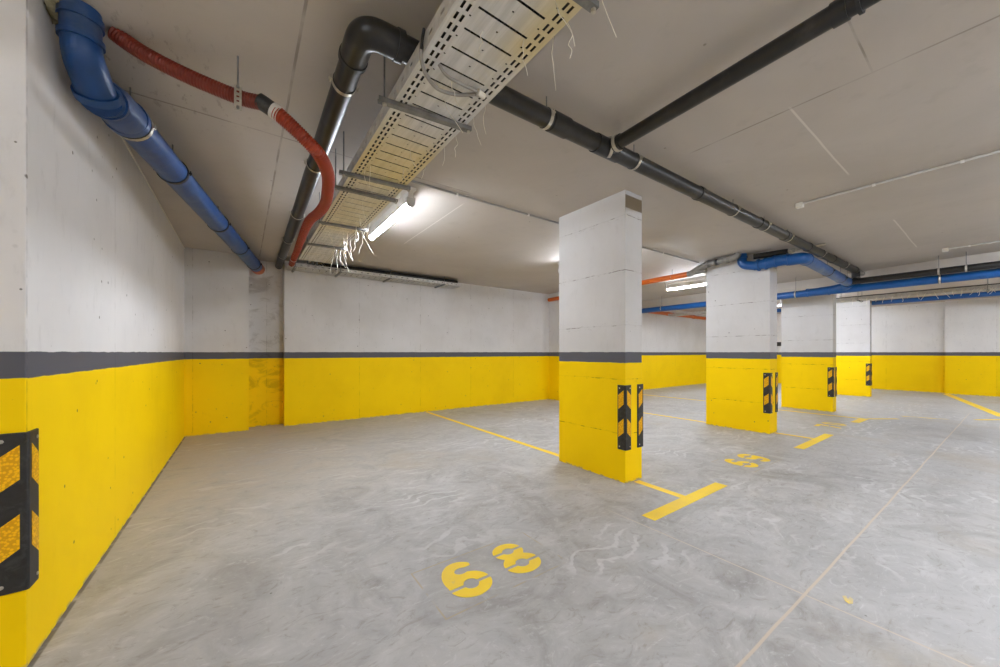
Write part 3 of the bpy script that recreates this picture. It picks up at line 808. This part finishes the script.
for x, y, lab in ((1.285, 3.87, 'lit fluorescent lamp on the ceiling beside the long cable tray'),
                  (4.50, 3.87, 'lit fluorescent lamp hidden behind the nearest pillar, its glow on the ceiling'),
                  (7.70, 3.75, 'lit fluorescent lamp on the ceiling seen between first and second pillars'),
                  (11.2, 4.10, 'fluorescent lamp on the ceiling behind the second pillar'),
                  (12.55, 3.10, 'fluorescent lamp on the ceiling of the far bay behind the third pillar'),
                  (4.72, -1.1, 'fluorescent lamp over the driving aisle at the end of the nearer conduit'),
                  (8.30, -1.1, 'fluorescent lamp over the driving aisle at the end of the farther conduit'),
                  (2.60, -1.35, 'unseen fill lamp added over the driving aisle just right of the camera'),  # from here down: unseen lamps added to brighten the scene
                  (.75, -.95, 'unseen fill lamp added over the driving aisle close behind the camera'),  # added out of view to lift the left wall
                  (.2, -3.4, 'unseen fill lamp added over the opposite bay behind the camera'),  # unseen second-row lamp, added as fill
                  (15.7, 3.6, 'unseen fill lamp added in the last bay behind the farthest pillar'),  # extra hidden lamp, added to brighten the far end
                  (-2.2, -1.0, 'unseen fill lamp added over the driving aisle left of the foreground'),  # unseen lamp, added on a guess
                  (12.2, -.85, 'unseen fill lamp added over the driving aisle beyond the beam'),  # added out of view to light the space past the beam
                  (14.6, -1.6, 'unseen fill lamp added over the driving aisle nearest the end wall'),  # unseen, added to brighten the end wall
                  (6.5, -3.6, 'unseen fill lamp added over the opposite bay facing the second pillar'),  # one more unseen lamp added for overall fill
                  (3.0, -3.6, 'unseen fill lamp added over the opposite bay facing the nearest pillar')):  # added behind the view for overall fill
    o = lamp if first else copy_tree(lamp); first = False
    o.location = (x, y, H); o['label'] = lab

# ------------------------------------------------------------------ ceiling conduits
def conduit(pts, label, r=.0105, box=None, mat='greyplastic', clips=()):
    t = thing('conduit', pts[0], label, 'conduit', 'grey cable conduits on the ceiling')
    MB().tube(pts, r, 10).build('conduit_run', M[mat], t, smooth=40)
    if box is not None:
        x, y = box; MB().box(x - .03, x + .03, y - .03, y + .03, H - .05, H - .0006).build('junction_box', M['whiteplastic'], t, bevel=.006)
    for x, y, ax in clips:
        c = Vector((x, y, H - .016))
        MB().ring(c, (1, 0, 0) if ax == 'x' else (0, 1, 0), r - .002, r + .003, .02, 12).build('clip', M['whiteplastic'], t, smooth=40)
    return t
zc = H - .014
conduit([(1.10, 3.10, zc), (4.64, 3.09, zc)], 'thin grey conduit on the ceiling from the cable tray to the nearest pillar', clips=((1.7, 3.1, 'x'), (2.6, 3.095, 'x')))
conduit([(4.66, 3.09, zc), (6.38, 3.06, zc)], 'thin grey conduit on the ceiling between the first two pillars', box=(4.63, 3.09), clips=((5.3, 3.08, 'x'),))
conduit([(4.71, 1.22, zc), (4.71, -.44, zc)], 'light grey conduit on the ceiling, the nearer of two ending in a white box', box=(4.71, 1.24), clips=((4.71, .7, 'y'), (4.71, .2, 'y')), mat='lightconduit', r=.011)
conduit([(8.53, .50, zc), (8.53, -.44, zc)], 'light grey conduit on the ceiling, the farther of two ending in a white box', box=(8.53, .52), clips=((8.53, .3, 'y'),), mat='lightconduit', r=.011)
cable('wall_cable', [(-.688, 3.05, 2.76), (-.688, 4.2, 2.765), (-.688, 5.6, 2.77), (-.688, 7.03, 2.775)], .005, 'tie', 'thin white cable running along the top of the left wall')

# ------------------------------------------------------------------ pipes around the second pillar
r = .078
RS = Vector((6.43, 2.42, H - .001))
t = thing('drain_pipe', RS, 'blue pipe of several elbows at the second pillar top, joining the long blue pipe', 'pipe')
path = [RS, Vector((6.43, 2.42, 2.63)), Vector((6.45, 2.24, 2.585))]
MB().tube(fillet(path, .10, 8), .066, 22).build('down_elbow', M['brightblue'], t, smooth=40)
MB().tube([(6.45, 2.26, 2.588), (6.455, 2.12, 2.592)], .072, 22).build('short_pipe', M['brightblue'], t, smooth=40)
pa = fillet([Vector((6.455, 2.13, 2.592)), Vector((6.46, 1.98, 2.605)), Vector((6.46, 1.80, 2.600))], .06, 6)
MB().tube(pa, .080, 22).build('offset_elbow', M['brightblue'], t, smooth=40)
ELb = Vector((6.46, 1.665, 2.585)); Eb = Vector((9.30, 1.70, 2.545))
MB().tube(fillet([ELb + Vector((0, .16, .003)), ELb, ELb + Vector((.17, 0, -.002))], .12, 10), .082, 22).build('end_elbow', M['brightblue'], t, smooth=40)
MB().tube([ELb + Vector((.12, 0, 0)), Eb - Vector((.02, 0, 0))], r, 24).build('pipe_run', M['lightblue'], t, smooth=40)
for c, d in (((6.43, 2.42, 2.745), (0, 0, 1)), ((6.452, 2.20, 2.589), (0, 1, 0)), ((6.456, 2.105, 2.594), (0, 1, 0)), ((6.46, 1.99, 2.603), (0, 1, 0)), ((6.46, 1.84, 2.60), (0, 1, 0))):
    MB().ring(c, d, .05, .090 if d[2] == 0 else .076, .022).build('collar', M['brightblue'], t, smooth=40)
MB().ring(ELb + Vector((.135, 0, 0)), (1, 0, 0), .06, .089, .022).build('collar', M['brightblue'], t, smooth=40)
MB().ring(ELb + Vector((.165, 0, 0)), (1, 0, 0), .06, .085, .012).build('black_seal', M['rubber'], t, smooth=40)
dd = Eb - ELb
for f in (.45, .75, .93): clamp(t, ELb + dd * f, dd, r, mat='rubber')
# long blue main
BX = 9.32
t = thing('main_pipe', (BX, 1.7, 2.46), 'long blue pipe crossing in front of the third pillar and past the right edge', 'pipe')
MB().tube([(BX - .22, -5.89, 2.445), (BX - .06, 0, 2.445), (BX, 2.2, 2.445), (BX, 6.99, 2.43)], .070, 22).build('pipe_run', M['brightblue'], t, smooth=40)
MB().tube(fillet([(BX - .16, 1.70, 2.525), (BX - .05, 1.75, 2.49), (BX, 1.95, 2.462), (BX, 2.15, 2.455)], .08, 6), .080, 20).build('wye_fitting', M['brightblue'], t, smooth=40)
MB().tube([(BX, 1.55, 2.453), (BX, 2.35, 2.453)], .078, 22).build('wye_body', M['brightblue'], t, smooth=40)
for y in (2.0, 2.33): collar(t, (BX, y, 2.453), (0, 1, 0), .074, .03, .011, M['brightblue'])
for y in (5.45, 2.95, 2.52): clamp(t, (BX, y, 2.444), (0, 1, 0), .072, rod=True)
clamp(t, (BX - .05, .62, 2.445), (0, 1, 0), .072, rod=False)
# black main in front of it
t = thing('main_pipe', (9.12, 1.57, 2.53), 'long black pipe directly above the blue pipe, running past the right edge', 'pipe')
MB().tube([(9.10, 1.66, 2.545), (8.93, -5.89, 2.54)], .052, 20).build('pipe_run', M['black'], t, smooth=40)
MB().tube([(9.11, 1.575, 2.605), (9.11, 1.575, 2.55)], .056, 18).build('inlet', M['black'], t, smooth=40)
for y in (.62, .35, -1.5): clamp(t, (9.10 - .0225 * (1.66 - y), y, 2.544), (0, 1, 0), .053)
# far blue pipe below the tray
t = thing('far_pipe', (14.9, 2.0, 2.69), 'far blue pipe showing below the distant cable tray', 'pipe')
MB().tube([(14.95, -5.89, 2.685), (14.95, 6.2, 2.685)], .062, 16).build('pipe_run', M['brightblue'], t, smooth=40)
# orange pipe and grey fittings left of pillar two
t = thing('drain_pipe', (6.5, 3.29, 2.65), 'orange pipe with grey fittings leading to the top of the second pillar', 'pipe')
a = Vector((6.53, 3.27, 2.655)); 
MB().tube([a, (6.58, 6.99, 2.63)], .049, 18).build('orange_run', M['orange'], t, smooth=40)
MB().tube(fillet([a + Vector((.001, .05, 0)), a, (6.42, 3.02, 2.722), (6.36, 2.88, 2.728)], .06, 6), .053, 18).build('grey_elbow', M['greypipe'], t, smooth=40)
MB().tube([(6.37, 2.95, 2.727), (6.31, 2.56, 2.735)], .046, 18).build('grey_run', M['greypipe'], t, smooth=40)
MB().tube(fillet([(6.315, 2.58, 2.735), (6.30, 2.46, 2.738), (6.30, 2.42, 2.798)], .04, 6), .050, 18).build('grey_bend', M['greypipe'], t, smooth=40)
MB().tube([(6.50, 3.18, 2.66), (6.47, 2.98, 2.655)], .040, 16).build('grey_branch', M['greypipe'], t, smooth=40)
for c, d in (((6.36, 2.90, 2.728), (.15, 1, 0)), ((6.345, 2.78, 2.73), (.15, 1, 0)), ((6.315, 2.58, 2.735), (.15, 1, 0))):
    MB().ring(c, d, .04, .057, .03).build('collar', M['greypipe'], t, smooth=40)
clamp(t, (6.545, 3.62, 2.652), (0, 1, 0), .050, mat='galv')
clamp(t, (6.34, 2.74, 2.7305), (.15, 1, 0), .047, mat='rubber', rod=False)
# black stub with brass-coloured connectors behind the blue elbow
t = thing('short_pipe', (6.60, 2.2, 2.73), 'short black pipe with cream connectors above the blue elbow at the second pillar', 'pipe')
MB().tube([(6.46, 2.27, 2.735), (6.54, 1.86, 2.735)], .042, 16).build('black_run', M['black'], t, smooth=40)
MB().tube([(6.54, 1.87, 2.735), (6.55, 1.77, 2.736)], .030, 14).build('cream_connector', M['zinc'], t, smooth=40)
MB().tube([(6.55, 1.78, 2.737), (6.60, 1.45, 2.755)], .014, 10).build('cream_tube', M['zinc'], t, smooth=40)
MB().tube([(6.57, 1.66, 2.745), (6.62, 1.56, 2.752)], .024, 12).build('cream_valve', M['zinc'], t, smooth=40)
# far orange pipe
t = thing('far_pipe', (11.2, 6.88, 2.60), 'thin orange pipe high on the back wall between the first two pillars', 'pipe')
MB().tube([(11.0, 6.90, 2.61), (16.6, 6.90, 2.58)], .058, 14).build('pipe_run', M['orange'], t, smooth=40)
for x in (12.2, 14.0): collar(t, (x, 6.90, 2.61 - .03 * (x - 11) / 5.6), (1, 0, 0), .055, .08, .014, M['orange'])
clamp(t, (12.5, 6.90, 2.60), (1, 0, 0), .060, mat='dark', rod=False)
# dark box on the end wall
o = MB().box(17.46, 17.539, 5.20, 5.38, 1.50, 1.66).build('wall_box', M['dark'], bevel=.01, origin=(17.5, 5.3, 1.5))
tag(o, 'small dark box on the far end wall, in the gap between second and third pillars', 'box')

# ------------------------------------------------------------------ camera
cam = bpy.data.cameras.new('camera'); co = bpy.data.objects.new('camera', cam); COL.objects.link(co)
cam.sensor_width = 36; cam.sensor_fit = 'HORIZONTAL'; cam.lens = 36 * 361 / 1000
cam.shift_y = (352.3 - 333.5) / 1000
cam.clip_start = .02
co.location = (0, 0, EYE); co.rotation_euler = (R(90), 0, R(-35.54))
scene.camera = co

# ------------------------------------------------------------------ world and view
w = bpy.data.worlds.new('world'); scene.world = w; w.use_nodes = True
w.node_tree.nodes['Background'].inputs[0].default_value = (.02, .02, .02, 1)
w.node_tree.nodes['Background'].inputs[1].default_value = .2
vs = scene.view_settings
vs.view_transform = 'Standard'; vs.look = 'None'; vs.gamma = 1; vs.use_curve_mapping = False; vs.exposure = 1.14
scene.cycles.use_denoising = True
scene.cycles.max_bounces = 12; scene.cycles.diffuse_bounces = 8; scene.cycles.glossy_bounces = 4
